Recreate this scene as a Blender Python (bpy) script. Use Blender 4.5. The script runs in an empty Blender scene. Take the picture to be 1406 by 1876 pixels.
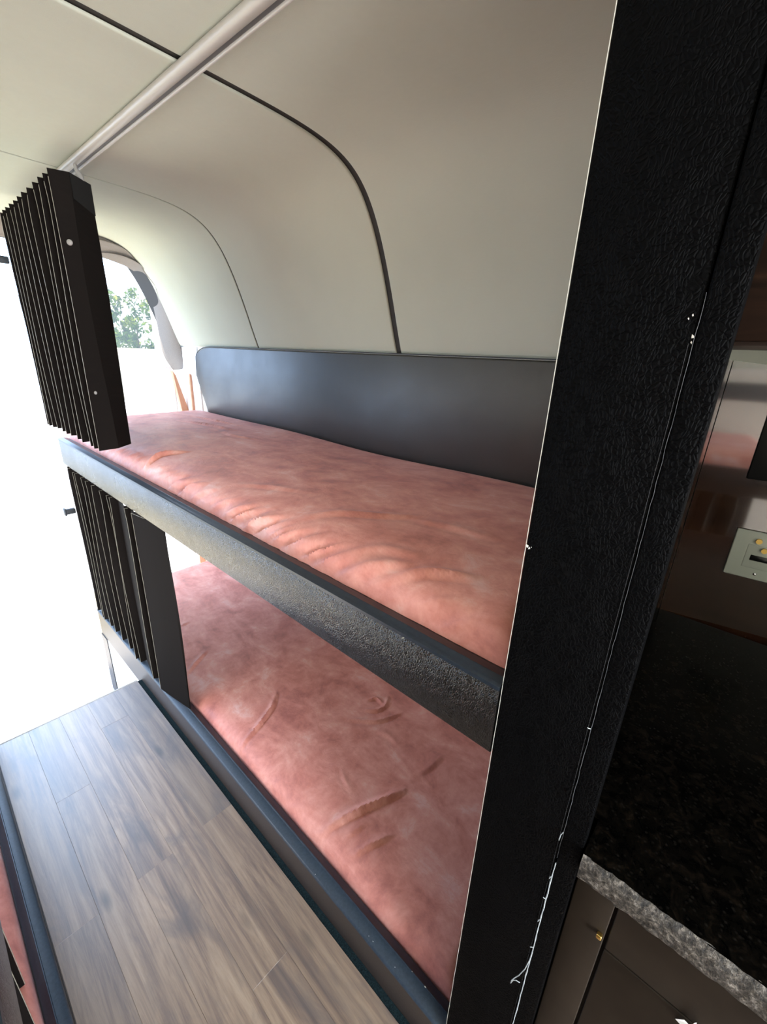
import bpy, bmesh, math, random
import numpy as np
from mathutils import Vector, Matrix

random.seed(7); rng = np.random.default_rng(11)
SC = bpy.context.scene
COL = SC.collection
H = 1.46                     # lens height above the plank floor; z below is measured from the lens
CX = 0.215                   # middle of the aisle
F = 0.478                    # face of the right bunks
WR = 1.25                    # right wall
ZC = 0.533                   # flat ceiling
def mir(x): return 2*CX - x

# ------------------------------------------------------------------ materials
def mat(name, col=(.5,.5,.5), rough=.5, metal=0., spec=.5):
    m = bpy.data.materials.new(name); m.use_nodes = True
    b = m.node_tree.nodes['Principled BSDF']
    b.inputs['Base Color'].default_value = (*col, 1)
    b.inputs['Roughness'].default_value = rough
    b.inputs['Metallic'].default_value = metal
    b.inputs['Specular IOR Level'].default_value = spec
    return m
class NT:
    def __init__(s, m):
        s.t = m.node_tree; s.b = s.t.nodes['Principled BSDF']; s.co = s.t.nodes.new('ShaderNodeNewGeometry').outputs['Position']
    def n(s, typ, **kw):
        nd = s.t.nodes.new(typ)
        for k, v in kw.items(): setattr(nd, k, v)
        return nd
    def l(s, a, b): s.t.links.new(a, b)
    def mapping(s, scale=(1,1,1), rot=(0,0,0), src=None):
        nd = s.n('ShaderNodeMapping'); nd.inputs['Scale'].default_value = scale; nd.inputs['Rotation'].default_value = rot
        s.l(src or s.co, nd.inputs['Vector']); return nd.outputs[0]
    def noise(s, vec, scale, detail=4, rough=.55, dist=0):
        nd = s.n('ShaderNodeTexNoise'); nd.inputs['Scale'].default_value = scale; nd.inputs['Detail'].default_value = detail
        nd.inputs['Roughness'].default_value = rough; nd.inputs['Distortion'].default_value = dist
        s.l(vec, nd.inputs['Vector']); return nd.outputs['Fac']
    def voro(s, vec, scale, feature='DISTANCE_TO_EDGE'):
        nd = s.n('ShaderNodeTexVoronoi', feature=feature); nd.inputs['Scale'].default_value = scale
        s.l(vec, nd.inputs['Vector']); return nd.outputs['Distance']
    def ramp(s, fac, stops):
        nd = s.n('ShaderNodeValToRGB'); cr = nd.color_ramp
        while len(cr.elements) < len(stops): cr.elements.new(.5)
        for e, (p, c) in zip(cr.elements, stops):
            e.position = p; e.color = (*c, 1) if len(c) == 3 else c
        s.l(fac, nd.inputs[0]); return nd.outputs[0]
    def mix(s, fac, a, b, blend='MIX'):
        nd = s.n('ShaderNodeMix', data_type='RGBA', blend_type=blend)
        for i, v in ((0, fac), (6, a), (7, b)):
            if hasattr(v, 'is_linked') or hasattr(v, 'links'): s.l(v, nd.inputs[i])
            elif i == 0: nd.inputs[0].default_value = v
            else: nd.inputs[i].default_value = (*v, 1)
        return nd.outputs[2]
    def math(s, op, a, b=0.):
        nd = s.n('ShaderNodeMath', operation=op)
        for i, v in ((0, a), (1, b)):
            if hasattr(v, 'links'): s.l(v, nd.inputs[i])
            else: nd.inputs[i].default_value = v
        return nd.outputs[0]
    def bump(s, h, strength=.3, dist=.002, prev=None):
        nd = s.n('ShaderNodeBump'); nd.inputs['Strength'].default_value = strength; nd.inputs['Distance'].default_value = dist
        s.l(h, nd.inputs['Height'])
        if prev is not None: s.l(prev, nd.inputs['Normal'])
        return nd.outputs[0]
    def base(s, c): s.l(c, s.b.inputs['Base Color'])
    def rough(s, c): s.l(c, s.b.inputs['Roughness'])
    def normal(s, c): s.l(c, s.b.inputs['Normal'])

def m_headliner():
    m = mat('headliner_fabric', (.56,.51,.42), .95, spec=.1); t = NT(m)
    f = t.noise(t.mapping((60,60,900)), 1, 3); g = t.noise(t.mapping((700,700,60)), 1, 2)
    big = t.noise(t.co, 2.2, 3)
    c = t.ramp(big, [(.3,(.475,.495,.415)),(.7,(.525,.545,.455))])
    c = t.mix(t.math('MULTIPLY', f, .22), c, (.39,.39,.32))
    t.base(c)
    t.normal(t.bump(t.math('ADD', f, g), .12, .0015)); return m
def m_suede():
    m = mat('terracotta_suede', (.36,.11,.07), .5, spec=.3); t = NT(m)
    a = t.noise(t.mapping((1.6,.9,1)), 5.5, 7, .66, .45); b = t.noise(t.mapping((1,1.4,1), (0,0,.6)), 16, 6, .65, .35)
    mixf = t.math('ADD', t.math('MULTIPLY', a, .7), t.math('MULTIPLY', b, .3))
    t.base(t.ramp(mixf, [(.34,(.45,.155,.128)),(.46,(.66,.255,.205)),(.56,(.78,.350,.285)),(.68,(.86,.54,.50))]))
    t.rough(t.ramp(b, [(.3,(.42,)*3),(.7,(.62,)*3)]))
    t.b.inputs['Sheen Weight'].default_value = .12; t.b.inputs['Sheen Roughness'].default_value = .4
    t.b.inputs['Sheen Tint'].default_value = (.8,.75,.9,1)
    h = t.noise(t.co, 420, 3); w = t.noise(t.mapping((1,1,1)), 22, 5, .6, 1.2)
    t.normal(t.bump(w, .22, .006, t.bump(h, .12, .001))); return m
def m_leather(name, col, r0, r1, scale, bstr, sp=.5, sheen=0.):
    m = mat(name, col, .4, spec=sp); t = NT(m)
    d = t.n('ShaderNodeTexNoise'); d.inputs['Scale'].default_value = 40; t.l(t.co, d.inputs['Vector'])
    vm = t.n('ShaderNodeVectorMath', operation='SCALE'); vm.inputs[3].default_value = .02; t.l(d.outputs['Color'], vm.inputs[0])
    if sheen:
        t.b.inputs['Sheen Weight'].default_value = sheen; t.b.inputs['Sheen Roughness'].default_value = .45; t.b.inputs['Sheen Tint'].default_value = (1.,.92,.72,1)
    va = t.n('ShaderNodeVectorMath', operation='ADD'); t.l(t.co, va.inputs[0]); t.l(vm.outputs[0], va.inputs[1])
    v = t.voro(t.mapping((1,1,.62), src=va.outputs[0]), scale); v2 = t.noise(va.outputs[0], scale*.55, 4, .6)
    cell = t.ramp(v, [(0,(0,)*3),(.22,(1,)*3)])
    t.normal(t.bump(t.math('ADD', cell, t.math('MULTIPLY', v2, 1.4)), bstr, .0018))
    t.rough(t.ramp(t.noise(t.co, 7, 4), [(.3,(r0,)*3),(.7,(r1,)*3)]))
    t.base(t.mix(t.noise(t.co, 9, 4), tuple(c*.7 for c in col), tuple(c*1.5 for c in col))); return m
def m_floor():
    m = mat('vinyl_plank', (.2,.12,.08), .35, spec=.5); t = NT(m)
    at = t.n('ShaderNodeAttribute', attribute_name='plank').outputs['Fac']
    off = t.n('ShaderNodeCombineXYZ'); t.l(t.math('MULTIPLY', at, 7.3), off.inputs[0]); t.l(t.math('MULTIPLY', at, 31.), off.inputs[1])
    va = t.n('ShaderNodeVectorMath', operation='ADD'); t.l(t.co, va.inputs[0]); t.l(off.outputs[0], va.inputs[1])
    g = t.noise(t.mapping((34,1.7,1), src=va.outputs[0]), 1, 10, .74, .5)
    f = t.noise(t.mapping((260,7,1), src=va.outputs[0]), 1, 5, .7, .15)
    bl = t.noise(t.mapping((9,3.2,1), src=va.outputs[0]), 1, 4, .6, .8)
    c = t.ramp(g, [(.33,(.075,.046,.032)),(.44,(.20,.123,.080)),(.54,(.34,.225,.140)),(.68,(.47,.335,.22))])
    c = t.mix(t.math('MULTIPLY', f, .35), c, (.09,.06,.048))
    c = t.mix(t.ramp(bl, [(.50,(0,)*3),(.68,(.65,)*3)]), c, (.075,.058,.058))
    c = t.mix(t.math('MULTIPLY', at, .38), c, (.09,.075,.07))
    kn = t.voro(t.mapping((10,3.3,1), src=va.outputs[0]), 1, 'F1')
    c = t.mix(t.ramp(kn, [(.05,(.75,)*3),(.16,(0,)*3)]), c, (.035,.024,.02))
    t.base(c); t.rough(t.ramp(g, [(.3,(.42,)*3),(.7,(.54,)*3)]))
    t.b.inputs['Coat Weight'].default_value = 1.; t.b.inputs['Coat Roughness'].default_value = .47; t.b.inputs['Coat IOR'].default_value = 1.95
    t.normal(t.bump(f, .12, .001)); return m
def m_walnut(name, gloss):
    m = mat(name, (.05,.025,.014), gloss, spec=.5); t = NT(m)
    g = t.noise(t.mapping((5,3,40)), 1, 7, .6, 1.0)
    t.base(t.ramp(g, [(.3,(.012,.006,.004)),(.55,(.028,.013,.008)),(.75,(.050,.025,.014))]))
    if gloss < .2:
        t.b.inputs['Coat Weight'].default_value = 1.; t.b.inputs['Coat IOR'].default_value = 2.5; t.b.inputs['Coat Roughness'].default_value = .05
        t.b.inputs['Coat Tint'].default_value = (1.,.9,.8,1)
    return m
def m_granite():
    m = mat('granite', (.03,.03,.03), .12, spec=.03); t = NT(m)
    a = t.noise(t.co, 55, 6, .7, .8); b = t.voro(t.co, 130, 'F1')
    c = t.ramp(a, [(.40,(.0008,.0008,.0008)),(.56,(.003,.0025,.002)),(.68,(.010,.007,.005)),(.82,(.035,.026,.018))])
    t.base(t.mix(t.ramp(b, [(.0,(.6,)*3),(.3,(0,)*3)]), c, (.02,.017,.015)))
    t.rough(t.ramp(a, [(.3,(.08,)*3),(.7,(.25,)*3)])); return m
def m_granite_edge():
    m = mat('rough_granite_edge', (.2,.19,.17), .5, spec=.4); t = NT(m)
    a = t.noise(t.co, 130, 5, .8, .2)
    t.base(t.ramp(a, [(.38,(.006,.005,.004)),(.48,(.035,.028,.022)),(.56,(.10,.085,.07)),(.66,(.26,.23,.20))]))
    t.normal(t.bump(a, .6, .006)); return m
def m_shade():
    m = mat('charcoal_shade_vinyl', (.011,.009,.008), .85, spec=.04); t = NT(m)
    t.normal(t.bump(t.noise(t.mapping((40,40,4)), 1, 4), .12, .004)); return m
def m_noisy(name, c0, c1, rough, scale, bstr=0, spec=.5, bd=.002):
    m = mat(name, c0, rough, spec=spec); t = NT(m); n = t.noise(t.co, scale, 5, .6)
    t.base(t.ramp(n, [(.35,c0),(.65,c1)]))
    if bstr: t.normal(t.bump(n, bstr, bd))
    return m
def m_leaf():
    m = mat('leaf', (.09,.2,.025), .5, spec=.3); t = NT(m)
    t.base(t.ramp(t.noise(t.co, 6, 3), [(.3,(.035,.095,.005)),(.5,(.10,.20,.008)),(.7,(.27,.34,.015))])); return m
def m_glass():
    m = bpy.data.materials.new('tinted_glass'); m.use_nodes = True; nt = m.node_tree; nt.nodes.clear()
    o = nt.nodes.new('ShaderNodeOutputMaterial'); tr = nt.nodes.new('ShaderNodeBsdfTransparent'); gl = nt.nodes.new('ShaderNodeBsdfGlossy')
    tr.inputs[0].default_value = (.64,.58,.48,1); gl.inputs['Roughness'].default_value = .02
    fr = nt.nodes.new('ShaderNodeFresnel'); fr.inputs[0].default_value = 1.45; mx = nt.nodes.new('ShaderNodeMixShader')
    nt.links.new(fr.outputs[0], mx.inputs[0]); nt.links.new(tr.outputs[0], mx.inputs[1]); nt.links.new(gl.outputs[0], mx.inputs[2])
    nt.links.new(mx.outputs[0], o.inputs[0]); return m

M = dict(
    head=m_headliner(), suede=m_suede(), floor=m_floor(), granite=m_granite(), granedge=m_granite_edge(), shade=m_shade(), leaf=m_leaf(), glass=m_glass(),
    post=m_leather('black_post_leather', (.0012,.0012,.0014), .50, .62, 260, .5, .035),
    fascia=m_leather('black_rail_leather', (.0055,.005,.0042), .25, .34, 300, .36, .7),
    board=m_leather('smooth_black_leather', (.0135,.0135,.0125), .38, .48, 420, .10, .9, .08),
    brown=m_noisy('brown_vinyl', (.036,.026,.022), (.05,.038,.032), .45, 300, .15),
    trim=m_noisy('slate_trim', (.022,.034,.050), (.034,.050,.070), .42, 160, .06),
    trimdark=m_noisy('dark_trim', (.013,.019,.028), (.019,.027,.038), .38, 160, .06),
    carpet=m_noisy('teal_carpet', (.003,.008,.010), (.016,.032,.036), .95, 420, .9, .1, .006),
    seam=mat('black_seam_strip', (.018,.016,.014), .7), alu=mat('brushed_aluminium', (.44,.42,.375), .42, .1),
    alud=mat('track_slot', (.10,.10,.097), .55, .2), gray=mat('gray_plastic', (.30,.29,.27), .5),
    walnut=m_walnut('walnut_gloss', .13), walnutm=m_walnut('walnut_satin', .38), black=mat('black_plastic', (.004,.004,.004), .35),
    gap=mat('gap_black', (.001,.001,.001), .9), plate=mat('white_plate', (.36,.38,.33), .35), brass=mat('brass', (.75,.5,.14), .3, 1.), steel=mat('steel', (.6,.6,.6), .25, 1.),
    thread=m_noisy('white_thread', (.28,.30,.31), (.45,.48,.49), .9, 900), edge=mat('pale_backing', (.42,.41,.35), .8), dim=mat('worn_seam', (.07,.07,.075), .8), crease_lit=mat('lit_crease_line', (.33,.31,.24), .5),
    chip=mat('bare_chip', (.75,.74,.70), .8), white=mat('white_paint', (.82,.82,.82), .5), ground=m_noisy('pale_concrete', (.29,.25,.16), (.34,.295,.195), .9, 8),
    fold=m_noisy('grey_fold_fabric', (.21,.19,.175), (.25,.23,.21), .95, 300, .1, .1), wfront=m_noisy('brown_front', (.016,.0112,.0075), (.024,.0172,.0118), .45, 14, 0, .2), wood=m_noisy('tan_wood', (.50,.26,.15), (.58,.32,.20), .6, 30),
    paper=mat('paper', (.8,.78,.76), .9), step=mat('step_panel', (.55,.54,.52), .6), shellw=m_noisy('cabin_wall', (.55,.50,.43), (.60,.55,.47), .9, 40),
    darkw=mat('front_cabin', (.30,.28,.26), .9), gasket=mat('rubber_gasket', (.03,.035,.04), .6), garden=m_noisy('white_render', (.80,.79,.77), (.86,.85,.83), .9, 20, .2),
    bark=m_noisy('bark', (.10,.07,.045), (.16,.12,.08), .9, 20, .4))

# ------------------------------------------------------------------ object helpers
def wloc(o):
    v = Vector((0,0,0))
    while o is not None: v += Vector(o.location); o = o.parent
    return v
def thing(name, loc, label, cat, group=None):
    o = bpy.data.objects.new(name, None); COL.objects.link(o); o.empty_display_size = .05
    o.location = (loc[0], loc[1], loc[2]+H); o['label'] = label; o['category'] = cat
    if group: o['group'] = group
    return o
def tag(o, label, cat, group=None):
    o['label'] = label; o['category'] = cat
    if group: o['group'] = group
    return o
def struct(o): o['kind'] = 'structure'; return o
def mk(name, verts, faces, m, parent=None, origin=None, smooth=None, mats=None, midx=None):
    """one mesh from lens-relative points; origin/parent shift it into local coordinates"""
    V = np.asarray(verts, float).reshape(-1,3).copy(); V[:,2] += H
    if parent is not None: org = np.array(wloc(parent))
    elif origin is not None: org = np.array([origin[0], origin[1], origin[2]+H])
    else: org = np.array([*( (V.min(0)+V.max(0))[:2]/2 ), V[:,2].min()])
    me = bpy.data.meshes.new(name); me.from_pydata((V-org).tolist(), [], [list(map(int,f)) for f in faces]); me.update()
    bm = bmesh.new(); bm.from_mesh(me); bmesh.ops.recalc_face_normals(bm, faces=bm.faces[:]) if smooth != 'keep' else None; bm.to_mesh(me); bm.free()
    for mm in (mats or [m]): me.materials.append(mm)
    if midx is not None: me.polygons.foreach_set('material_index', midx)
    if smooth:
        me.shade_smooth(); me.set_sharp_from_angle(angle=math.radians(50))
    o = bpy.data.objects.new(name, me); COL.objects.link(o)
    if parent is not None: o.parent = parent
    else: o.location = org
    return o
class MB:
    def __init__(s): s.v = []; s.f = []
    def add(s, v, f):
        n = len(s.v); s.v += [tuple(map(float,p)) for p in v]; s.f += [[i+n for i in q] for q in f]; return s
    def box(s, x0, x1, y0, y1, z0, z1):
        v = [(x,y,z) for x in (x0,x1) for y in (y0,y1) for z in (z0,z1)]
        return s.add(v, [(0,1,3,2),(4,6,7,5),(0,4,5,1),(2,3,7,6),(0,2,6,4),(1,5,7,3)])
    def rbox(s, x0, x1, y0, y1, z0, z1, r=.004, seg=2):
        bm = bmesh.new(); bmesh.ops.create_cube(bm, size=1)
        for v in bm.verts:
            v.co = Vector(((x0+x1)/2+v.co.x*(x1-x0), (y0+y1)/2+v.co.y*(y1-y0), (z0+z1)/2+v.co.z*(z1-z0)))
        bmesh.ops.bevel(bm, geom=bm.edges[:], offset=r, segments=seg, affect='EDGES', profile=.5)
        bm.verts.index_update(); s.add([v.co[:] for v in bm.verts], [[v.index for v in f.verts] for f in bm.faces]); bm.free(); return s
    def ext_y(s, prof, y0, y1, caps=True, ny=1):
        n = len(prof); ys = np.linspace(y0, y1, ny+1); v = [(p[0], y, p[1]) for y in ys for p in prof]
        f = [(j*n+i, j*n+(i+1)%n, (j+1)*n+(i+1)%n, (j+1)*n+i) for j in range(ny) for i in range(n)]
        if caps: f += [tuple(range(n)), tuple(range(ny*n, ny*n+n))[::-1]]
        return s.add(v, f)
    def tube(s, pts, r, seg=6, caps=True):
        P = [Vector(p) for p in pts]; n = len(P); rs = r if hasattr(r,'__len__') else [r]*n; v = []; up = Vector((.31,.17,.93)).normalized()
        for i, p in enumerate(P):
            d = (P[min(i+1,n-1)]-P[max(i-1,0)]).normalized(); a = d.cross(up)
            if a.length < .1: a = d.cross(Vector((1,0,0)))
            a.normalize(); b = d.cross(a)
            for k in range(seg):
                t = 2*math.pi*k/seg; v.append((p+a*math.cos(t)*rs[i]+b*math.sin(t)*rs[i])[:])
        f = [(i*seg+k, i*seg+(k+1)%seg, (i+1)*seg+(k+1)%seg, (i+1)*seg+k) for i in range(n-1) for k in range(seg)]
        if caps: f += [tuple(range(seg))[::-1], tuple(range((n-1)*seg, n*seg))]
        return s.add(v, f)
    def cyl(s, a, b, r, seg=20): return s.tube([a, b], r, seg)
    def dome(s, c, nrm, r, h, seg=16, rings=4):
        c = Vector(c); nrm = Vector(nrm).normalized(); a = nrm.cross(Vector((0,0,1)))
        if a.length < .1: a = Vector((1,0,0))
        a.normalize(); b = nrm.cross(a); v = []; f = []
        for i in range(rings):
            t = i/rings*math.pi/2
            for k in range(seg):
                u = 2*math.pi*k/seg; v.append((c+(a*math.cos(u)+b*math.sin(u))*r*math.cos(t)+nrm*h*math.sin(t))[:])
        v.append((c+nrm*h)[:])
        for i in range(rings-1):
            for k in range(seg): f.append((i*seg+k, i*seg+(k+1)%seg, (i+1)*seg+(k+1)%seg, (i+1)*seg+k))
        for k in range(seg): f.append(((rings-1)*seg+k, (rings-1)*seg+(k+1)%seg, len(v)-1))
        f.append(tuple(range(seg))[::-1]); return s.add(v, f)
    def build(s, name, m, parent=None, smooth=True, origin=None): return mk(name, s.v, s.f, m, parent, origin, smooth)
def grid_faces(nu, nv, wrap=False):
    return [(i*nv+j, i*nv+j+1, (i+1)*nv+j+1, (i+1)*nv+j) for i in range(nu-1) for j in range(nv-1)]

# ------------------------------------------------------------------ floor
rows = [-.0455,.0560,.1575,.2575,.3585,.4590]
joints = [[-.95,.10,1.025],[-1.3,-.1,1.466],[-.9,.05,1.033],[-1.6,-.2,.587,1.70],[-.9,.06,1.045]]
mb = MB(); pid = []
Y0, Y1 = -2.3, 1.885
for r in range(5):
    js = [Y0]+joints[r]+[Y1]
    for k in range(len(js)-1):
        g = .00012
        x0, x1, a, b = rows[r]+g, rows[r+1]-g, js[k]+(g if k else 0), js[k+1]-(g if k < len(js)-2 else 0)
        n0 = len(mb.f); mb.rbox(x0, x1, a, b, -1.466, -1.46, .0003, 1); pid += [random.random()]*(len(mb.f)-n0)
n0 = len(mb.f); mb.box(-.0455,.459,Y0,Y1,-1.50,-1.4662); pid += [.5]*(len(mb.f)-n0)
fl = struct(mk('floor', mb.v, mb.f, M['floor']))
at = fl.data.attributes.new('plank', 'FLOAT', 'FACE'); at.data.foreach_set('value', pid)
struct(MB().rbox(-.0455,.459,1.885,1.893,-1.50,-1.458,.003).build('trim_1', mat('pale_nosing', (.6,.58,.55), .5)))
struct(MB().box(.459,.4775,-2.3,1.885,-1.50,-1.4635).build('trim_2', M['carpet'], smooth=False))
struct(MB().box(-.0475,-.0455,-2.3,1.885,-1.50,-1.452).build('trim_3', M['brown'], smooth=False))
struct(MB().box(mir(WR)-.04,WR+.04,1.80,3.05,-1.95,-1.88).build('floor.001', M['step'], smooth=False))
struct(MB().box(-.0475,F,1.86,1.884,-1.88,-1.50).build('trim_4', M['step'], smooth=False))
struct(MB().box(mir(WR)-.04,WR+.04,-2.34,1.84,-1.60,-1.505).build('floor.002', M['darkw'], smooth=False))

# ------------------------------------------------------------------ ceiling liner panels
half = [(.215,.534),(.36,.534),(.50,.532),(.62,.530),(.72,.528),(.80,.525),(.86,.520),(.915,.512),(.965,.499),(1.005,.480),(1.038,.455),(1.066,.422),(1.090,.386),
        (1.112,.345),(1.133,.30),(1.153,.25),(1.172,.20),(1.19,.15),(1.206,.10),(1.222,.055),(1.236,.018),(1.240,.006)]
# resample smoothly
hp = np.array(half); dd = np.r_[0, np.cumsum(np.linalg.norm(np.diff(hp,axis=0),axis=1))]
ss = np.linspace(0, dd[-1], 90)
def smooth1(a, k):
    for _ in range(k): a = np.r_[a[0], (a[:-2]+2*a[1:-1]+a[2:])/4, a[-1]]
    return a
px = smooth1(np.interp(ss, dd, hp[:,0]), 14); pz = smooth1(np.interp(ss, dd, hp[:,1]), 14)
full = np.vstack([np.c_[2*CX-px[::-1], pz[::-1]], np.c_[px[1:], pz[1:]]])
tan = np.gradient(full, axis=0); tan /= np.linalg.norm(tan,axis=1)[:,None]
nout = np.c_[-tan[:,1], tan[:,0]]                 # away from the cabin
nout[nout[:,1] < -0.2] *= -1
arc = np.r_[0, np.cumsum(np.linalg.norm(np.diff(full,axis=0),axis=1))]
DOORZ = .27
def liner(name, y0, y1, r0=True, r1=True, cut=False, ra=.0065, rb=.0065):
    ys = [y0]; 
    for d in (.0008,.0018,.003,.0065,.016): ys.append(y0+d)
    ys += list(np.linspace(y0+.03, y1-.03, 12))
    for d in (.016,.0065,.003,.0018,.0008): ys.append(y1-d)
    ys.append(y1); n = len(full); v = []
    for y in ys:
        da, db = (y-y0 if r0 else 9), (y1-y if r1 else 9); d0 = min(da, db); R = ra if da < db else rb
        for i in range(n):
            e = min(arc[i], arc[-1]-arc[i]); d = min(d0, e)
            if d0 < R and e < R: d = max(0, R-math.hypot(R-d0, R-e))
            off = 0 if d >= R else R-math.sqrt(max(0, R*R-(R-d)**2))
            p = full[i]+nout[i]*off; v.append((p[0], y, p[1]))
    fc = grid_faces(len(ys), n)
    if cut: fc = [q for q in fc if not (full[q[0]%n][0] < CX and full[q[0]%n][1] < DOORZ and v[q[0]][1] > 1.99)]
    return struct(mk(name, v, fc, M['head'], smooth=True))
liner('ceiling', -2.3, 1.0465, False, True, rb=.005)
liner('ceiling.001', 1.0685, 1.9425, ra=.005, rb=.003)
liner('ceiling.002', 1.9515, 2.803, True, False, cut=True, ra=.003)
bk = full+nout*.0062
v = [(p[0], y, p[1]) for y in (-2.32, 1.99, 3.0) for p in bk]; nb = len(bk)
struct(mk('trim_5', v, [q for q in grid_faces(3, nb) if not (q[0] >= nb and bk[q[0]%nb][0] < CX and bk[q[0]%nb][1] < DOORZ)], M['seam'], smooth=True))
# side walls below the liner
struct(MB().box(1.36,1.40,-2.3,.12,-1.95,.04).box(WR+.002,1.36,-2.3,.12,.02,.04).box(WR+.002,1.40,.12,.126,-1.95,.04).build('wall_right.002', M['shellw'], smooth=False))
struct(MB().box(WR+.003,WR+.04,.126,3.0,-1.95,.02).build('wall_right', M['shellw'], smooth=False))
struct(MB().box(mir(WR)-.04,mir(WR)-.003,-2.3,1.99,-1.95,.02).build('wall_left', M['shellw'], smooth=False))
# front of the cabin with the windscreen opening
mb = MB(); fy0, fy1 = -2.36, -2.30
mb.box(mir(WR)-.04,WR+.04,fy0,fy1,-1.95,-.75); mb.box(mir(WR)-.04,-.65,fy0,fy1,-.75,.42); mb.box(.98,WR+.04,fy0,fy1,-.75,.42); mb.box(mir(WR)-.04,WR+.04,fy0,fy1,.42,.6)
struct(mb.build('wall_front', M['darkw'], smooth=False))

fill_win = struct(thing('fill_window_1', (-.73,1.10,.04), 'made-up long side window over the left bunk, added for fill light', 'window'))  # invented window, holds the fill light for the upper bunk
fm = MB(); fm.box(-.76,-.700,.31,1.89,.02,.045).box(-.76,-.700,.31,1.89,.295,.32).box(-.76,-.700,.31,.345,.045,.295).box(-.76,-.700,1.855,1.89,.045,.295)
fm.build('fill_window_frame', M['gasket'], fill_win, smooth=False)
MB().box(-.728,-.722,.345,1.855,.045,.295).build('fill_window_blind', M['white'], fill_win, smooth=False)
fill_win2 = struct(thing('fill_window_2', (-.81,1.42,-1.14), 'made-up low side window beside the left lower bunk, added for fill light', 'window'))  # second invented window, carries fill light to the lower mattress
fm = MB(); fm.box(-.822,-.79,.96,1.88,-1.14,-1.11).box(-.822,-.79,.96,1.88,-.73,-.70).box(-.822,-.79,.96,.99,-1.11,-.73).box(-.822,-.79,1.85,1.88,-1.11,-.73)
fm.build('fill_window_frame', M['gasket'], fill_win2, smooth=False)
MB().box(-.816,-.810,.99,1.85,-1.11,-.73).build('fill_window_blind', M['white'], fill_win2, smooth=False)
# unseen partition added to keep the windscreen light off the kitchenette
struct(MB().box(.49,WR,-.98,-.92,-1.50,.53).build('wall_light_baffle', M['walnutm'], smooth=False))

# ------------------------------------------------------------------ padded rear arch
def arch():
    k0 = len(full)//2; hh = full[k0:][::-1]; sel = hh[::6]
    pts = [(1.248,-.125),(1.246,-.06)]+[tuple(p) for p in sel]
    ins = [(1.243,-.14),(1.205,-.085),(1.186,-.019),(1.182,.10),(1.170,.24),(1.152,.33),(1.118,.382),(1.055,.415),(.94,.440),(.78,.452),(.55,.455),(.215,.455)]
    P = np.array(pts); Q = np.array(ins)
    def rs(A):
        L = np.r_[0, np.cumsum(np.linalg.norm(np.diff(A,axis=0),axis=1))]; L /= L[-1]; uu = np.linspace(0,1,110)
        return np.c_[smooth1(np.interp(uu,L,A[:,0]),6), smooth1(np.interp(uu,L,A[:,1]),6)]
    P = rs(P); Q = rs(Q)
    P = np.vstack([P, np.c_[2*CX-P[::-1,0], P[::-1,1]][1:]]); Q = np.vstack([Q, np.c_[2*CX-Q[::-1,0], Q[::-1,1]][1:]])
    n = len(P); k = 26; v = []
    for i in range(n):
        a = i/(n-1); s = min(a,1-a)*2
        for j in range(k):
            w = j/(k-1); p = P[i]*(1-w)+Q[i]*w
            y = 2.80+.15*w - .028*math.sin(math.pi*w)
            # twisted gathers at the corner
            fold = math.exp(-((w-(.15+.95*(s-.36)/.22))/.12)**2)*math.exp(-((s-.45)/.16)**2)
            fold2 = math.exp(-((w-(.15+.9*(s-.52)/.30))/.11)**2)*math.exp(-((s-.66)/.18)**2)
            y -= .050*fold+.042*fold2
            v.append((p[0], y, p[1]))
    struct(mk('trim_6', v, grid_faces(n, k), M['fold'], smooth=True))
    # closing ring behind
    v = [(q[0], 2.95, q[1]) for q in Q]+[(CX+(q[0]-CX)*1.2, 3.0, q[1]*1.0+.16 if q[1]>0 else q[1]) for q in Q]
    struct(mk('wall_rear', v, [(i,i+1,n+i+1,n+i) for i in range(n-1)], M['fold'], smooth=False))
arch()
struct(MB().box(1.2465,1.2525,2.61,2.955,-1.88,.0).box(1.20,WR+.04,2.96,3.0,-1.95,-.12).box(mir(WR)-.04,mir(1.20),2.96,3.0,-1.95,-.42).build('trim_7', M['white'], smooth=False))  # first box: white panel added to paint the wall as blown out by light

# ------------------------------------------------------------------ mattresses
def wrinkles(V, lst):
    X = V[:,0]; Y = V[:,1]; add = np.zeros(len(V))
    for pl, w, a in lst:
        P = np.array(pl, float); L = np.r_[0, np.cumsum(np.linalg.norm(np.diff(P,axis=0),axis=1))]
        t = np.linspace(0, 1, 24); Q = np.c_[np.interp(t*L[-1], L, P[:,0]), np.interp(t*L[-1], L, P[:,1])]
        for c in (0,1): Q[:,c] = smooth1(Q[:,c], 6)
        m = (X>Q[:,0].min()-.08)&(X<Q[:,0].max()+.08)&(Y>Q[:,1].min()-.08)&(Y<Q[:,1].max()+.08)
        idx = np.where(m)[0]
        if not len(idx): continue
        D = np.hypot(X[idx,None]-Q[None,:,0], Y[idx,None]-Q[None,:,1]); k = D.argmin(1); d = D[np.arange(len(idx)),k]
        tg = np.gradient(Q, axis=0); tg /= np.linalg.norm(tg,axis=1)[:,None]
        sd = (X[idx]-Q[k,0])*tg[k,1]-(Y[idx]-Q[k,1])*tg[k,0]
        sd = np.sign(sd)*d
        tt = t[k]; taper = np.clip(np.sin(np.pi*np.clip(tt*.92+.04,0,1)),0,1)**.7
        # a ridge with one steep flank, small trough beside it
        w0 = np.where(sd>0, w*.55, w*1.25)
        prof = np.exp(-(sd/w0)**2)-.45*np.exp(-((sd-w*1.15)/(w*.7))**2)
        add[idx] += a*taper*prof
    V[:,2] += add
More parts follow.
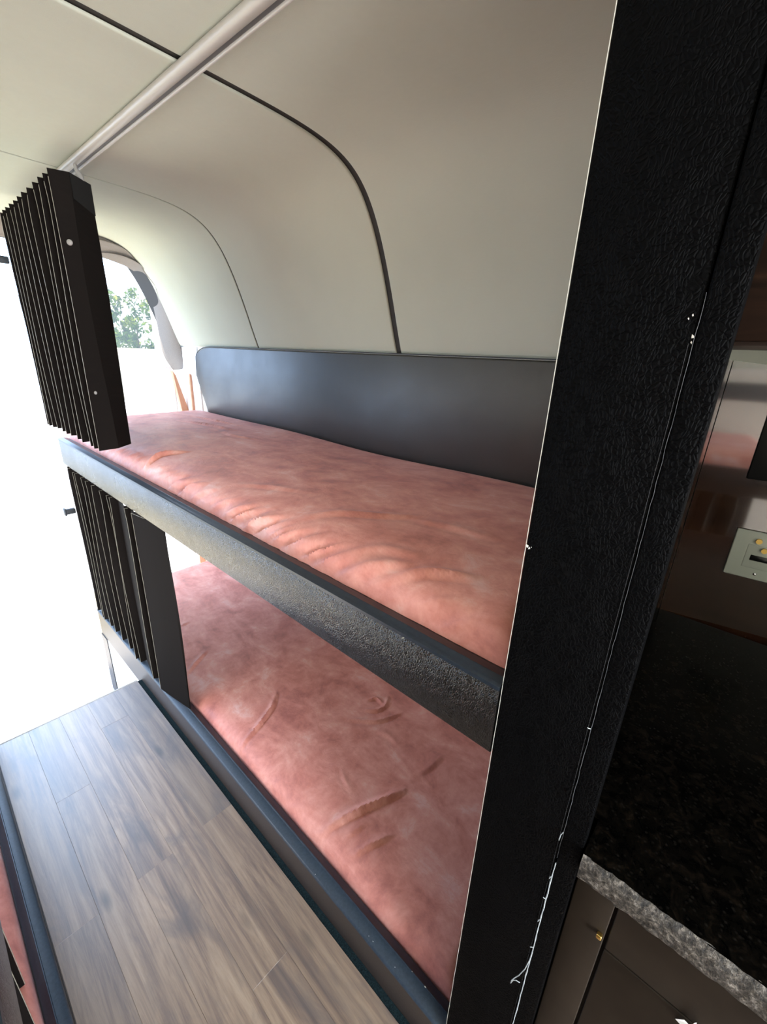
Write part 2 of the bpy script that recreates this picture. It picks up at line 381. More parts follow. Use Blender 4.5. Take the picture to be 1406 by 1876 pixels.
def mattress(name, prof, y0, y1, wl, label, gather, flip=False, seed=1, dx=.006, dy=.0065, group=None):
    P = np.array(prof, float); L = np.r_[0, np.cumsum(np.linalg.norm(np.diff(P,axis=0),axis=1))]
    s = np.arange(0, L[-1], dx); xs = smooth1(np.interp(s,L,P[:,0]),5); zs = smooth1(np.interp(s,L,P[:,1]),5)
    ys = np.linspace(y0, y1, max(2,int((y1-y0)/dy)))
    nu, nv = len(ys), len(s); V = np.zeros((nu,nv,3)); V[:,:,0] = xs[None]; V[:,:,1] = ys[:,None]; V[:,:,2] = zs[None]
    g = np.random.default_rng(seed)
    # end roll-over
    e = np.minimum(ys-y0, y1-ys); roll = np.where(e<.05, .05-np.sqrt(np.maximum(0,.05**2-(.05-e)**2)), 0)
    V[:,:,2] -= roll[:,None]*np.clip((zs-zs[0])/(zs.max()-zs[0]),0,1)[None]
    # gathers along the tucked front edge, dying out over the top
    ph = np.zeros(nu)
    for f_, a_ in ((17,.5),(29,.42),(47,.33),(71,.22)):
        ph += a_*np.sin(f_*ys*2*math.pi/1.6+g.uniform(0,6.28)+1.3*np.sin(ys*5+g.uniform(0,6)))
    env = .55+.45*np.sin(ys*3.1+g.uniform(0,6))
    sh = np.exp(-((s-.055)/.032)**2)
    skew = s[None]*1.6
    G = np.zeros((nu,nv))
    for f_, a_ in ((15,.5),(26,.45),(43,.33),(67,.2)):
        G += a_*np.sin(f_*(ys[:,None]+skew*.8)*2*math.pi/1.6+g.uniform(0,6.28)+1.3*np.sin(ys[:,None]*5+g.uniform(0,6)))
    G = np.sign(G)*np.abs(G)**.8
    md = 0
    for f_ in (1.3,2.9,4.7): md = md+np.sin(f_*(ys[:,None]+skew*.5)*2*math.pi/1.6+g.uniform(0,6.28))
    G = G*np.clip(.5+.4*md, .3, 1.4)
    V[:,:,2] += gather*G*sh[None]*env[:,None]; V[:,:,0] -= gather*.6*G*sh[None]*env[:,None]
    # slow puffiness of the foam
    for _ in range(14):
        kx, ky = g.uniform(-9,9), g.uniform(-7,7)
        V[:,:,2] += .0010*np.sin(kx*V[:,:,0]+ky*V[:,:,1]+g.uniform(0,6.28))*np.clip((s-.06)/.1,0,1)[None]
    V = V.reshape(-1,3); wrinkles(V, wl)
    if flip: V[:,0] = 2*CX-V[:,0]
    n = len(V); faces = grid_faces(nu, nv)
    # closed underside and ends
    zb = zs[0]-.001
    B = V.copy().reshape(nu,nv,3); rim = [(0,j) for j in range(nv)]+[(i,nv-1) for i in range(1,nu)]+[(nu-1,j) for j in range(nv-2,-1,-1)]+[(i,0) for i in range(nu-2,0,-1)]
    low = [(B[i,j,0],B[i,j,1],zb) for i,j in rim]; m = len(rim)
    for k in range(m):
        a = rim[k]; b = rim[(k+1)%m]; faces.append((a[0]*nv+a[1], n+k, n+(k+1)%m, b[0]*nv+b[1]))
    faces.append(tuple(range(n, n+m)))
    V = np.vstack([V, np.array(low)])
    o = mk(name, V, faces, M['suede'], smooth=True); return tag(o, label, 'mattress', group)
up_w = [([(0.517,1.579),(0.595,1.596),(0.664,1.555)],.012,.010),([(0.500,1.283),(0.522,1.278),(0.556,1.203)],.010,.006),([(0.588,0.765),(0.650,0.719),(0.706,0.630),(0.763,0.569)],.014,.0045),
  ([(0.509,0.579),(0.534,0.528),(0.577,0.449)],.011,.007),([(0.552,0.441),(0.584,0.397),(0.614,0.325)],.010,.0075),([(0.550,0.576),(0.591,0.524),(0.615,0.439)],.012,.004),
  ([(0.601,1.105),(0.641,1.028),(0.688,0.893)],.013,.003),([(0.52,0.430),(0.53,0.369),(0.55,0.294)],.010,.005),([(0.953,1.863),(0.943,1.704),(0.976,1.588)],.013,.004),
  ([(0.941,2.224),(0.985,2.029),(1.011,1.824)],.015,.006),([(0.747,0.564),(0.771,0.475),(0.780,0.385)],.016,.003),([(1.05,2.35),(1.08,2.1),(1.10,1.9)],.014,.005)]
lo_w = [([(0.561,0.672),(0.666,0.634),(0.734,0.606),(0.805,0.578)],.0115,.0115),([(0.541,1.107),(0.629,1.125),(0.712,1.160),(0.767,1.210)],.010,.0075),([(0.573,0.562),(0.619,0.543),(0.677,0.516)],.009,.0065),
  ([(0.590,0.611),(0.644,0.594)],.009,.0035),([(0.571,1.586),(0.632,1.624),(0.697,1.664)],.010,.005),([(0.702,1.932),(0.739,1.935)],.009,.004),
  ([(0.947,0.903),(0.980,0.861),(1.025,0.851),(1.066,0.875)],.008,.007),([(0.875,0.904),(0.942,0.825),(1.005,0.798),(1.041,0.788)],.009,.006),([(0.993,0.927),(1.032,0.909),(1.026,0.874)],.007,.006),
  ([(0.914,0.799),(0.931,0.747),(0.924,0.702)],.012,.0022),([(0.881,0.582),(0.937,0.567),(0.998,0.565)],.014,.003),([(0.712,0.770),(0.698,0.737),(0.688,0.700)],.008,.0022)]
up_prof = [(.521,-.452),(.521,-.436),(.529,-.408),(.543,-.386),(.565,-.373),(.60,-.364),(.66,-.357),(.80,-.352),(1.0,-.350),(1.19,-.350),(1.218,-.353),(1.222,-.37)]
lo_prof = [(.533,-1.372),(.533,-1.352),(.539,-1.334),(.552,-1.320),(.575,-1.310),(.62,-1.303),(.70,-1.300),(1.0,-1.298),(1.21,-1.300),(1.232,-1.306),(1.236,-1.33)]
mattress('mattress', up_prof, .20, 2.60, [(p_, w_, a_*1.35) for p_, w_, a_ in up_w], 'terracotta suede mattress on the right upper bunk below the black backboard', .0105, seed=3)
mattress('mattress', lo_prof, .20, 2.55, [(p_, w_*.92, a_*1.25) for p_, w_, a_ in lo_w], 'terracotta suede mattress on the right lower bunk, down beside the plank floor', .0012, seed=5)
mattress('mattress', [(a_-.0145 if a_ < .7 else a_, b_) for a_, b_ in lo_prof], -.30, 1.9, [], 'orange lit strip of mattress at bottom left corner beyond the left floor rail', .0012, True, 8, .012, .02)
mattress('mattress', up_prof, -.30, 1.9, [], 'terracotta mattress on the left upper bunk, seen only mirrored in the glossy wall', .004, True, 9, .012, .02)

# ------------------------------------------------------------------ bunk rails
def sgn(prof, flip): return [(mir(a), b) for a, b in prof] if flip else prof
def wob(mb_, amp, fr):                                   # hand-wrapped edges are not dead straight
    for i, p in enumerate(mb_.v): mb_.v[i] = (p[0], p[1], p[2]+amp*math.sin(p[1]*fr))
def bunk_rail(y0, y1, flip, label_up):
    r = thing('bunk_rail', (mir(F) if flip else F, y0, -.555), label_up, 'bunk rail')
    m1 = MB().ext_y(sgn([(F,-.550),(F+.003,-.553),(F+.050,-.553),(F+.050,-.434),(F+.003,-.434),(F,-.437)],flip), y0, y1); m1.build('padded_face', M['fascia'], r)
    top = [(F-.0022,-.4355),(F-.0015,-.4300),(F+.004,-.4275),(F+.0105,-.4272),(F+.0135,-.4245),(F+.0165,-.4245),(F+.019,-.4275),(F+.037,-.4305),(F+.040,-.434)]
    MB().ext_y(sgn(top,flip), y0, y1).build('edge_trim', M['trimdark'], r)
    MB().box(min(sgn([(F+.05,0)],flip)[0][0], mir(WR-.002) if flip else WR-.002), max(sgn([(F+.05,0)],flip)[0][0], mir(WR-.002) if flip else WR-.002), y0, y1, -.52, -.475).build('deck_board', M['walnutm'], r, smooth=False)
    return r
br = bunk_rail(.192, 2.50, False, 'black leather-faced rail along the right upper bunk, pale with glare at its far end')
bl = bunk_rail(-.32, 1.93, True, 'blurred grey rail of the left upper bunk at the bottom left corner')
def bunk_base(y0, y1, flip, zb, label, k=1.):
    b = thing('bunk_platform', (mir(F) if flip else F, y0, zb), label, 'bunk base')
    MB().ext_y(sgn([(F,zb),(F,-1.351),(F+.045*k,-1.354),(F+.045*k,zb)],flip), y0, y1).build('vinyl_face', M['brown'] if not flip else M['trimdark'], b)
    top = [(F-.0025,-1.356),(F-.002,-1.3495),(F+.002,-1.3465),(F+.026,-1.3455),(F+.0275,-1.3425),(F+.0295,-1.3425),(F+.031,-1.346),(F+.050,-1.3535),(F+.050,-1.357)]
    sk = lambda P_: [(F+(a_-F)*k, b_) for a_, b_ in P_]
    MB().ext_y(sgn(sk(top[:6]+[(F+.0285,-1.357)]),flip), y0, y1).build('rail_top', M['trim'], b)
    MB().ext_y(sgn(sk([(F+.0287,-1.357)]+top[5:]),flip), y0, y1).build('rail_lip', M['trimdark'], b)
    a, c = sorted((mir(F+.045*k) if flip else F+.045*k, mir(WR-.002) if flip else WR-.002))
    MB().box(a, c, y0, y1, zb, -1.375).build('bed_box', M['brown'], b, smooth=False)
    return b
bb = bunk_base(.192, 2.46, False, -1.50, 'low base of the right lower bunk with slate rail top beside the planks')
bunk_base(-.32, 1.93, True, -1.50, 'low slate rail of the left lower bunk along the left floor edge', .74)
MB().box(F, F+.045, 1.895, 2.375, -1.879, -1.501).build('end_skirt', M['step'], bb, smooth=False)  # pale colour on the brown skirt stands in for glare
MB().box(F-.004, F+.045, 2.375, 2.465, -1.879, -1.501).build('corner_strip', M['brown'], bb, smooth=False)
# pale chips on the right lower rail
def flake(c, r, nrm, m, parent):
    n = 7; v = []
    for k in range(n):
        a = 2*math.pi*k/n; q = r*random.uniform(.4,1.2)
        v.append((c[0]+q*math.cos(a), c[1]+q*2*math.sin(a), c[2]) if nrm == 'z' else (c[0], c[1]+q*math.cos(a), c[2]+q*1.8*math.sin(a)))
    mk('chip', v, [tuple(range(n))], m, parent)
for yy in (.62,.42,.405,.335): flake((F+.002+random.uniform(0,.008), yy, -1.3453), random.uniform(.0006,.0011), 'z', M['chip'], bb)
flake((F+.0285, .262, -1.3420), .0014, 'z', M['chip'], bb); flake((F+.0285,.30,-1.342), .0008, 'z', M['chip'], bb)
for k in range(14): flake((F-.0030, random.uniform(.35,.95), -.4365+random.uniform(-.0015,.001)), .0009, 'x', M['edge'], br)

# ------------------------------------------------------------------ black backboards
def backboard(flip, y0, label):
    def outline():
        p = [(y0,.004),(2.40,.004)]
        for k in range(1,9):
            a = math.pi/2*k/9; p.append((2.40+.19*math.sin(a), -.06+.064*math.cos(a)))
        p += [(2.595,-.09),(2.60,-.16),(2.59,-.185),(2.475,-.40),(y0,-.40)]
        return p
    P = outline(); x0, x1 = WR-.024, WR-.002
    r = .005; v = []; n = len(P); cy = np.mean([p[0] for p in P]); 
    C = np.array(P)
    def inset(d):
        out = []
        for i in range(n):
            a = C[i]-C[i-1]; b = C[(i+1)%n]-C[i]; na = np.array([a[1],-a[0]])/np.linalg.norm(a); nb = np.array([b[1],-b[0]])/np.linalg.norm(b)
            m_ = na+nb; m_ /= max(1e-6,(m_@m_)/2); out.append(C[i]+m_*d)
        return out
    rings = [(x1,0),(x0+.006,0),(x0+.002,.0018),(x0,.006)]
    for x, d in rings:
        for q in inset(d): v.append((mir(x) if flip else x, q[0], q[1]))
    f = [tuple(range(n))]
    for k in range(len(rings)-1): f += [(k*n+i, k*n+(i+1)%n, (k+1)*n+(i+1)%n, (k+1)*n+i) for i in range(n)]
    f.append(tuple(range((len(rings)-1)*n, len(rings)*n)))
    t = thing('backboard', (mir(WR) if flip else WR, (y0+2.6)/2, -.40), label, 'backboard')
    mk('leather_panel', v, f, M['board'], t, smooth=True)
    pip = [(mir(x0+.004) if flip else x0+.004, q[0], q[1]+.001) for q in inset(-.002)][0:12]
    MB().tube(pip, .0022, 6).build('edge_piping', M['gasket'], t)
    return t
backboard(False, .195, 'black leather backboard with rounded far corner, behind the right upper mattress')
struct(MB().rbox(mir(WR-.001),mir(WR-.012),-1.2,1.95,-.165,-.068,.003).build('trim_10', M['gasket']))

# ------------------------------------------------------------------ posts at the window end
tag(MB().ext_y([(1.205,-1.88),(1.249,-1.88),(1.249,-.16),(1.235,-.15)], 2.705, 2.722).build('end_post', M['wood'], smooth=False), 'thin tan post against the wall just past the backboard end', 'post')
tag(MB().add([(1.176,2.80,-.14),(1.193,2.80,-.165),(1.252,2.80,-.39),(1.252,2.80,-1.88),(1.208,2.80,-1.88),(1.208,2.80,-.39),
              (1.176,2.83,-.14),(1.193,2.83,-.165),(1.252,2.83,-.39),(1.252,2.83,-1.88),(1.208,2.83,-1.88),(1.208,2.83,-.39)],
             [(0,1,2,3,4,5),(11,10,9,8,7,6),(0,6,7,1),(1,7,8,2),(2,8,9,3),(3,9,10,4),(4,10,11,5),(5,11,6,0)]).build('end_post', M['wood'], smooth=False), 'wide tan post leaning under the grey arch padding, lit from behind', 'post')

# ------------------------------------------------------------------ right bunk end post and partition
po = thing('bunk_post', (F+.02,.117,-1.50), 'black leather-wrapped bunk post filling the right foreground, frayed white seam', 'post')
MB().rbox(F, F+.024, .0725, .189, -1.50, .56, .0035, 3).build('leather_face', M['post'], po)
MB().rbox(F-.001, F+.018, .0452, .0712, -1.50, .56, .0018, 3).build('side_strip', M['trimdark'] if False else M['post'], po)
pts = [(F-.0004, .1886, z) for z in np.linspace(-1.48,.55,60)]
MB().tube([(p[0]+random.uniform(-.0002,.0002), p[1]+random.uniform(-.0002,.0003), p[2]) for p in pts], .00045, 5).build('pale_edge', M['edge'], po)
zs_ = np.linspace(-1.48,.06,140); 
def frr(z): return .00022 if z > -.35 else (.00032 if z > -.66 else .0009)
for lo_, hi_, mm_ in ((-9,-.655,'thread'),(-.66,.1,'dim')):
    zz_ = [z for z in zs_ if lo_ <= z <= hi_]
    MB().tube([(F-.0012+random.uniform(-.0003,.0003), .0718+random.uniform(-.0004,.0004), z) for z in zz_], [frr(z)*random.uniform(.7,1.2) for z in zz_], 5).build('frayed_seam', M[mm_], po)
MB().tube([(F-.0008, .0752+.0002*math.sin(z*40), z) for z in np.linspace(-1.45,.02,60)], .00012, 5).build('frayed_seam', M['dim'], po)
th = [(F-.0015,.0722,-.895),(F-.006,.0745,-.915),(F-.010,.080,-.935),(F-.011,.0855,-.950),(F-.011,.0885,-.962),(F-.010,.0890,-.972),(F-.010,.0860,-.958),(F-.009,.0815,-.9535),(F-.008,.0785,-.9545),(F-.0055,.0770,-.958)]
MB().tube(th, .0007, 5).build('loose_thread', M['thread'], po)
for z, dy, dz in ((-.598,.002,-.016),(-.415,.003,.001),(-.74,.003,.002),(-.86,.003,-.001),(-1.10,.002,.003),(-.69,.0015,-.004),(-.79,.0018,-.004)):
    MB().tube([(F-.0015,.0722,z),(F-.003,.0725+dy*.7,z+dz*.3),(F-.0035,.0725+dy,z+dz)], .0006, 5).build('loose_thread', M['thread'], po)
for yy, zz, r in ((.1865,-.211,.0018),(.184,-.2125,.0014),(.1815,-.211,.0006),(.0735,.0255,.0013),(.0733,.021,.0008),(.080,.040,.0006),(.0775,.043,.0007)): flake((F-.0009,yy,zz), r, 'x', M['chip'], po)
struct(MB().box(F+.0245, WR, .125, .187, -1.50, .56).build('wall_right.001', M['post'], smooth=False))

# ------------------------------------------------------------------ curtain track on the ceiling
ct = thing('curtain_track', (.54,1.1,.50), 'pale metal curtain track running along the ceiling above the right bunks', 'curtain track')
prof = [(.526,.5300),(.521,.5240),(.5205,.5175),(.524,.5125),(.530,.5105),(.5395,.5105),(.5415,.5120),(.5415,.5305)]
MB().ext_y(prof, .19, 2.62).build('track_body', M['alu'], ct)
MB().ext_y([(.5417,.531),(.5417,.5150),(.5525,.5150),(.5525,.531)], .19, 2.62).build('track_slot', M['alud'], ct)
MB().ext_y([(.5527,.531),(.5527,.5118),(.5540,.5105),(.5575,.5108),(.5585,.5130),(.5585,.531)], .19, 2.62).build('track_lip', M['alu'], ct)

# ------------------------------------------------------------------ pleated shades
def shade(name, tips, label, ztop, zbot, group, flip=False, dip=.010, hem=None, sag=0, stiff=None, seed=2, buttons=(), latch=None, hook=None):
    """tips: plan zigzag (x, y) from near to far; even = aisle-side crease"""
    g = random.Random(seed)
    T = [(mir(x) if flip else x, y) for x, y in tips]
    org = (T[len(T)//2][0], T[len(T)//2][1], zbot)
    o = thing(name, org, label, 'pleated shade', group)
    nz = 40; V = []; n = len(T); th = .0011; Fc = []
    zt = [ztop+g.uniform(-.002,.002) for _ in T]; zb = [zbot+g.uniform(-.004,.003)-(dip if i%2==0 else 0) for i in range(n)]
    ph = [g.uniform(0,6.28) for _ in T]; am = [g.uniform(.2,1.) for _ in T]
    def pt(i, w):
        x, y = T[i]; 
        return Vector((x+.004*am[i]*math.sin(w*4.4+ph[i])*(1 if w>.08 else w/.08), y+.008*am[i]*math.sin(w*5.2+ph[i]*1.7)*min(1,w/.1), zt[i]+(zb[i]-zt[i])*w))
    for sd in (-1,1):
        base = len(V)
        for i in range(n):
            a = Vector((T[min(i+1,n-1)][0]-T[max(i-1,0)][0], T[min(i+1,n-1)][1]-T[max(i-1,0)][1], 0)); nn = Vector((a.y,-a.x,0)); nn.normalize()
            for k in range(nz+1): V.append((pt(i,k/nz)+nn*th*sd)[:])
        for i in range(n-1):
            for k in range(nz):
                q = (base+i*(nz+1)+k, base+i*(nz+1)+k+1, base+(i+1)*(nz+1)+k+1, base+(i+1)*(nz+1)+k); Fc.append(q if sd > 0 else q[::-1])
    half_ = n*(nz+1)
    loop = [(i,0) for i in range(n)]+[(n-1,k) for k in range(1,nz+1)]+[(i,nz) for i in range(n-2,-1,-1)]+[(0,k) for k in range(nz-1,0,-1)]
    for k in range(len(loop)):
        a = loop[k]; b = loop[(k+1)%len(loop)]; ia = a[0]*(nz+1)+a[1]; ib = b[0]*(nz+1)+b[1]; Fc.append((ia, ib, half_+ib, half_+ia))
    me = mk('pleated_cloth', V, Fc, M['shade'], o, smooth=False)
    for i in range(0, n):
        if i % 2 == 0 and 0 < i:
            ofs = Vector((.0014 if flip else -.0014, -.0008, 0))
            line = [pt(i,k/nz)+ofs for k in range(1,nz+1)]
            if hem: line = [pt(i,.012)+(pt(i-1,.012)-pt(i,.012))*.42+ofs, pt(i,.012)+ofs*1.2]+line[1:]
            MB().tube(line, .00065, 5).build('crease_line', M['crease_lit'], o)  # pale tubes draw the lit crease edges as colour
    for (x,y,z) in buttons:
        d = MB().dome((x,y,z), (-.55,-.83,0), .0085, .004); ob = d.build('snap_button', M['gray'], o)
    if latch:
        x,y,z = latch
        MB().rbox(x-.030,x+.012,y-.012,y+.012,z-.013,z+.013,.004).rbox(x-.034,x-.026,y-.014,y+.014,z-.018,z+.018,.003).build('latch_knob', M['gasket'], o)
    if hook:
        x,y,z = hook
        MB().tube([(x,y,.514),(x,y-.004,.497),(x+.006,y-.012,.480),(x+.008,y-.014,.468)],[.004,.006,.0085,.006],8).build('carrier_hook', M['gray'], o)
    return o
yl = [1.62,1.69,1.85,1.885,1.97,2.07,2.155,2.22,2.31,2.345,2.43]
tips = [(.507,1.425),(.470,1.455)]
tips = [(.507,1.425)]
tt = [(.507,1.418)]
for i, y in enumerate(yl):
    if i: tt.append((.500, y-.012))
    tt.append((.4755, y))
# even index must be the aisle crease: start with the near flap at odd
tt = [(.500,1.408)]+tt if False else tt
tt2 = [(.5075,1.416)]+[(.506,1.418)]+tt[1:]
shade('pleated_shade', tt2, 'dark pleated shade hanging below the right upper bunk rail, over the lower mattress', -.5528, -1.3365, 'folded accordion shades', dip=.004, hem=True, seed=4, latch=(.462,2.445,-.775))
yu = [1.745,1.80,1.86,1.93,2.01,2.09,2.16,2.225,2.30,2.37,2.43,2.48]
tu = [(.569,1.800),(.497,1.735)]
for i, y in enumerate(yu):
    if i: tu.append((.515, y-.014))
    else: tu.append((.480, 1.728)); continue
    tu.append((.447, y))
tu = [tu[0], tu[1]]+tu[3:]
tu.insert(2, (.447, 1.745)); tu = tu[:1]+tu[1:]
us = shade('pleated_shade', tu, 'dark pleated shade hanging from the ceiling track at the far end of the upper bunk', .470, -.352, 'folded accordion shades', dip=.004, seed=6,
      buttons=((.468,1.7370,.286),(.462,1.7430,-.158)), latch=(.425,2.46,.300), hook=(.534,1.79,0))
# stiffener band at the top of the near flap
a, b = Vector((.569,1.800,0)), Vector((.497,1.735,0)); nn = Vector((-(b-a).y,(b-a).x,0)).normalized()
if nn.y > 0: nn = -nn
vv = []
for s_ in (.0022,.0036):
    for p, z in ((a,.470),(b,.470),(b,.405),(a,.385)): vv.append((p.x+nn.x*s_, p.y+nn.y*s_, z))
mk('top_band', vv, [(0,1,2,3),(7,6,5,4),(0,4,5,1),(1,5,6,2),(2,6,7,3),(3,7,4,0)], M['gap'], us)
# left lower shade: pleat tips showing past the left rail
tl = [(.57,-.26),(.569,-.258)]
yll = [-.20,-.11,-.02,.07,.16,.25,.345,.44,.535,.63,.725,.815,.905]
for i, y in enumerate(yll):
    if i: tl.append((.605, y-.040))
    tl.append((.548 if y < .7 else (.537 if y < .8 else .532), y))
shade('pleated_shade', tl, 'dark pleat tips of the left lower shade at the bottom left corner', -.5545, -1.318, 'folded accordion shades', flip=True, seed=9)

# ------------------------------------------------------------------ kitchenette beyond the post
TW = math.tan(math.radians(5.2))
def tw(mb_):                                            # wood wall skewed on purpose, so its gloss mirrors the left bunk
    mb_.v = [(p[0]+(.1-p[1])*TW, p[1], p[2]) for p in mb_.v]; return mb_
struct(tw(MB().box(1.236,1.2495,-.915,.1045,-1.50,.50)).build('trim_8', M['walnut'], smooth=False))
struct(tw(MB().box(1.236,1.2495,.1065,.124,-1.50,.50)).build('trim_9', M['walnut'], smooth=False))
oc = thing('overhead_cabinet', (1.12,-.5,.038), 'dark walnut overhead cabinet above the glossy wall at the right edge', 'cabinet')
MB().box(1.005,1.233,-.915,.1185,.040,.50).build('cabinet_body', M['walnutm'], oc, smooth=False)
for y0_, y1_ in ((-.40,.112),(-.91,-.406)):
    d_ = MB().rbox(.985,1.0045,y0_,y1_,.046,.46,.002).build('cabinet_door', M['walnutm'], oc)
kc = thing('kitchen_cabinet', (.62,-.6,-1.50), 'dark brown lower cabinet under the granite counter at the bottom right', 'cabinet')
MB().box(.505,1.235,-.915,.0435,-1.50,-.645).box(.5315,1.235,.0435,.1185,-1.50,-.645).build('cabinet_body', M['wfront'], kc, smooth=False)
MB().rbox(.487,.505,-.0055,.0435,-1.48,-.650,.0015).build('face_stile', M['wfront'], kc)
MB().rbox(.487,.505,-.55,-.0095,-.757,-.650,.0015).build('drawer_front', M['wfront'], kc)
dr = MB().rbox(.487,.505,-.55,-.0095,-1.48,-.760,.0015).build('cabinet_door', M['wfront'], kc)
MB().rbox(.487,.505,-.91,-.556,-1.48,-.650,.0015).build('cabinet_door', M['wfront'], kc)
MB().rbox(.480,.4868,-.0035,.0035,-.741,-.733,.0015).build('brass_catch', M['brass'], kc)
cn = thing('countertop', (.85,-.6,-.641), 'dark speckled granite counter with rough pale front edge, lower right', 'countertop')
MB().box(.470,1.2355,-.915,.0425,-.640,-.600).box(.5315,1.2355,.0425,.1185,-.640,-.600).build('slab', M['granite'], cn, smooth=False)
eb = MB(); ys_ = np.linspace(-.915,.0425,140); prof_ = [(.4705,-.600),(.4655,-.604),(.463,-.613),(.464,-.624),(.463,-.634),(.4665,-.640),(.4695,-.6405)]
v = [(p[0]+random.uniform(-.0014,.0014), y, p[1]+random.uniform(-.0012,.0012)) for y in ys_ for p in prof_]
mk('rough_edge', v, grid_faces(len(ys_), len(prof_)), M['granedge'], cn, smooth=True)
pl = thing('outlet_plate', (1.235,-.05,-.455), 'pale wall plate with two brass sockets and black port on the glossy wall', 'wall plate')
pm = MB().rbox(1.2295,1.236,-.106,.006,-.455,-.341,.003,3)
pm.rbox(1.2285,1.231,-.086,-.022,-.428,-.372,.001); tw(pm).build('plate', M['plate'], pl)
for yy, zz in ((-.038,-.361),(-.066,-.361)):
    tw(MB().cyl((1.230,yy,zz),(1.222,yy,zz),.0058,16)).build('coax_socket', M['brass'], pl); 
for yy, zz in ((-.052,-.380),):
    tw(MB().cyl((1.230,yy,zz),(1.220,yy,zz),.0055,16)).build('coax_socket', M['brass'], pl)
tw(MB().rbox(1.2275,1.2290,-.078,-.032,-.409,-.396,.0006,1)).build('port', M['black'], pl)
tw(MB().dome((1.2295,-.050,-.441),(-1,0,0),.0035,.0016,12)).build('screw', M['steel'], pl)
tag(tw(MB().rbox(1.229,1.236,-.20,.0205,-.226,-.070,.002)).build('control_panel', M['black']), 'black rectangular panel on the glossy wood wall at right edge', 'panel')
pt_ = thing('paper_tag', (.484,-.11,-.77), 'small folded white paper tag on the cabinet front at the bottom edge', 'paper')
mk('flap', [(.4868,-.098,-.775),(.478,-.1035,-.750),(.481,-.1085,-.756),(.4868,-.1065,-.778)], [(0,1,2,3)], M['paper'], pt_)
mk('flap', [(.4868,-.111,-.775),(.480,-.1125,-.744),(.482,-.1145,-.744),(.4868,-.116,-.775)], [(0,1,2,3)], M['paper'], pt_)

# ------------------------------------------------------------------ rear door leaf, garden
hx, hy = 1.285, 3.04; dv = Vector((-.57,.8216,0)); nv_ = Vector((-.8216,-.57,0))
def dp(t, z, d=0): return (hx+dv.x*t-nv_.x*d, hy+dv.y*t-nv_.y*d, z)
door = struct(thing('door_1', (hx+dv.x*.55,hy+dv.y*.55,-1.93), 'white rear door leaf standing open outside', 'door'))
def slab(mb_, t0, t1, z0, z1, d0=0, d1=.04):
    v = [dp(t,z,d) for t in (t0,t1) for z in (z0,z1) for d in (d0,d1)]
    mb_.add(v, [(0,1,3,2),(4,6,7,5),(0,4,5,1),(2,3,7,6),(0,2,6,4),(1,5,7,3)])
dm = MB(); slab(dm,0,.114,-1.93,.44); slab(dm,.114,1.06,-1.93,-.37); slab(dm,.114,1.06,.36,.44)
dm.build('door_frame', M['white'], door, smooth=False)
outl = []
t0, t1, z0, z1 = .116, 1.035, -.362, .352
def rc(cx, cz, r, a0, a1): return [(cx+r*math.cos(a), cz+r*math.sin(a)) for a in np.linspace(a0, a1, 7)]
outl = rc(t0+.03,z0+.03,.03,math.pi,1.5*math.pi)+rc(t1-.10,z0+.12,.12,1.5*math.pi,2*math.pi)[:1]+[(t1-.09,z0+.012),(t1-.015,z0+.13)]+rc(t1-.08,z1-.08,.08,0,math.pi/2)+rc(t0+.06,z1-.06,.06,math.pi/2,math.pi)
n = len(outl); v = [dp(a,b,.016) for a,b in outl]+[dp(a,b,.021) for a,b in outl]
dgl = mk('door_glass', v, [tuple(range(n)), tuple(range(2*n-1,n-1,-1))]+[(i,(i+1)%n,n+(i+1)%n,n+i) for i in range(n)], M['glass'], door)
gk = [dp(a,b,.018) for a,b in outl][7:13]
MB().tube(gk, .008, 8).build('gasket', M['gasket'], dgl)
struct(MB().box(-14,16,2.0,30,-2.2,-2.1).build('floor.003', M['ground'], smooth=False))
struct(MB().box(-14,16,-14,2.0,-2.2,-2.1).build('floor.004', M['ground'], smooth=False))
tag(MB().rbox(-9,14,6.45,6.65,-2.12,-.043,.02).build('garden_wall', M['garden']), 'white garden wall outside beneath the hedge', 'wall')
he = thing('hedge', (2.3,7.3,-2.1), 'sunlit green hedge outside, seen through the tinted door glass', 'hedge')
def leaves(n):
    V = []; Fa = []
    blobs = []
    for _ in range(95):
        x = random.uniform(1.85,4.2); h_ = random.random()
        z = -.30+.62*h_**1.5; blobs.append((x, random.uniform(7.0,7.8), z, random.uniform(.10,.20)))
    for sx in (1.92,2.06,2.22,2.42,2.62,2.85):
        for k in range(9): 
            z = .0+k*.085
            if random.random() < .75: blobs.append((sx+.05*math.sin(k*1.7+sx*9)+random.uniform(-.05,.05), random.uniform(7.0,7.4), z, random.uniform(.05,.10)))
    for _ in range(n):
        b = random.choice(blobs); d = Vector((random.gauss(0,1),random.gauss(0,1),random.gauss(0,1))).normalized()*b[3]*random.uniform(.3,1.05)
        c = Vector(b[:3])+d; s_ = random.uniform(.022,.045)
        u = Vector((random.gauss(0,1),random.gauss(0,1),random.gauss(0,1))).normalized(); w = u.cross(Vector((random.gauss(0,1),random.gauss(0,1),random.gauss(0,1)))).normalized(); nr = u.cross(w)
        k = len(V); V += [(c-u*s_)[:], (c+w*s_*.45-u*s_*.1+nr*s_*.15)[:], (c+u*s_)[:], (c-w*s_*.45-u*s_*.1+nr*s_*.15)[:]]; Fa.append((k,k+1,k+2,k+3))
    return V, Fa
V, Fa = leaves(7000); mk('foliage', V, Fa, M['leaf'], he, smooth='keep')
sm = MB()
for sx in (1.92,2.06,2.22,2.42,2.62,2.85,3.3,3.7):
    sm.tube([(sx+.05*math.sin(k*1.7+sx*9), 7.2, -2.1+k*.30) for k in range(9)], [.022-.002*k for k in range(9)], 6)
sm.build('stems', M['bark'], he)

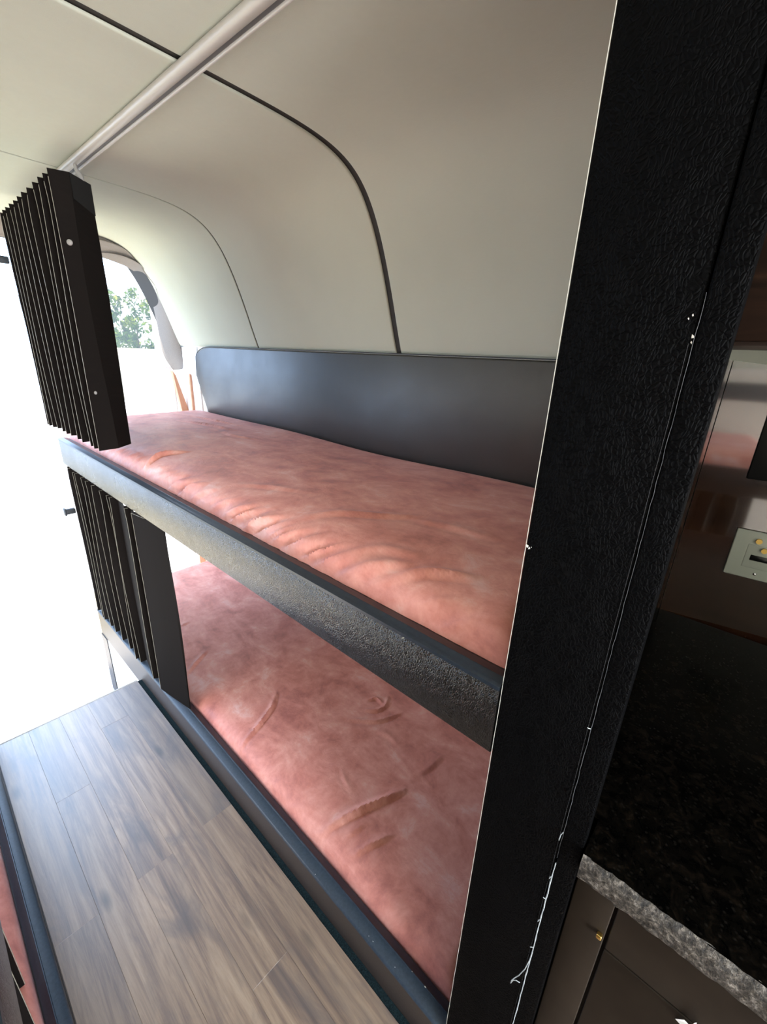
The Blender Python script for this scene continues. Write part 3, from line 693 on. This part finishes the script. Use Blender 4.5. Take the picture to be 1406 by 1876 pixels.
# ------------------------------------------------------------------ light
w = bpy.data.worlds.new('daylight'); SC.world = w; w.use_nodes = True
bg = w.node_tree.nodes['Background']; bg.inputs[0].default_value = (.50,.69,1.0,1); bg.inputs[1].default_value = 5.8
def light(name, typ, loc, rot, energy, col=(1,1,1), **kw):
    d = bpy.data.lights.new(name, typ); d.energy = energy; d.color = col
    for k, v_ in kw.items(): setattr(d, k, v_)
    o = bpy.data.objects.new(name, d); COL.objects.link(o); o.location = (loc[0],loc[1],loc[2]+H); o.rotation_euler = rot; return o
sd = Vector((-.35,.12,.90)).normalized()
s = light('sun', 'SUN', (0,0,5), (0,0,0), 14, (1,.88,.72), angle=.02); s.rotation_euler = sd.to_track_quat('Z','Y').to_euler()
# added fill light, set in the made-up window over the left bunk
light('side_window_fill', 'AREA', (-.705,1.10,.17), (0,math.radians(-90),0), 2.0, (1,.96,.89), shape='RECTANGLE', size=.24, size_y=1.5)
light('lower_window_fill', 'AREA', (-.795,1.42,-.92), (0,math.radians(-90),0), 7, (1,.97,.93), shape='RECTANGLE', size=.36, size_y=.82)  # added fill for the lower mattress, no window known here
# added fill light in the windscreen opening behind the photographer
light('windscreen_fill', 'AREA', (.165,-2.28,-.165), (math.radians(90),0,0), 120, (.97,.98,1), shape='RECTANGLE', size=1.6, size_y=1.15)

# ------------------------------------------------------------------ camera
Rwc = np.array([[0.672834395789599,-0.7387607158561666,0.0390702002826875],[-0.227841036707905,-0.2571752272144176,-0.9391215919672381],[0.7038340271927127,0.6229715139674501,-0.3413563459946086]])
cam = bpy.data.cameras.new('camera'); co = bpy.data.objects.new('camera', cam); COL.objects.link(co); SC.camera = co
r_, d_, f_ = Rwc[0], Rwc[1], Rwc[2]
mw = Matrix(((r_[0],-d_[0],-f_[0],0),(r_[1],-d_[1],-f_[1],0),(r_[2],-d_[2],-f_[2],H),(0,0,0,1)))
co.matrix_world = mw
cam.sensor_fit = 'HORIZONTAL'; cam.sensor_width = 36; cam.lens = 36*789.685/1406; cam.clip_start = .01
vs = SC.view_settings; vs.view_transform = 'Standard'; vs.look = 'None'; vs.gamma = 1; vs.use_curve_mapping = False; vs.exposure = 0.65
SC.cycles.max_bounces = 14; SC.cycles.diffuse_bounces = 8; SC.cycles.sample_clamp_indirect = 12
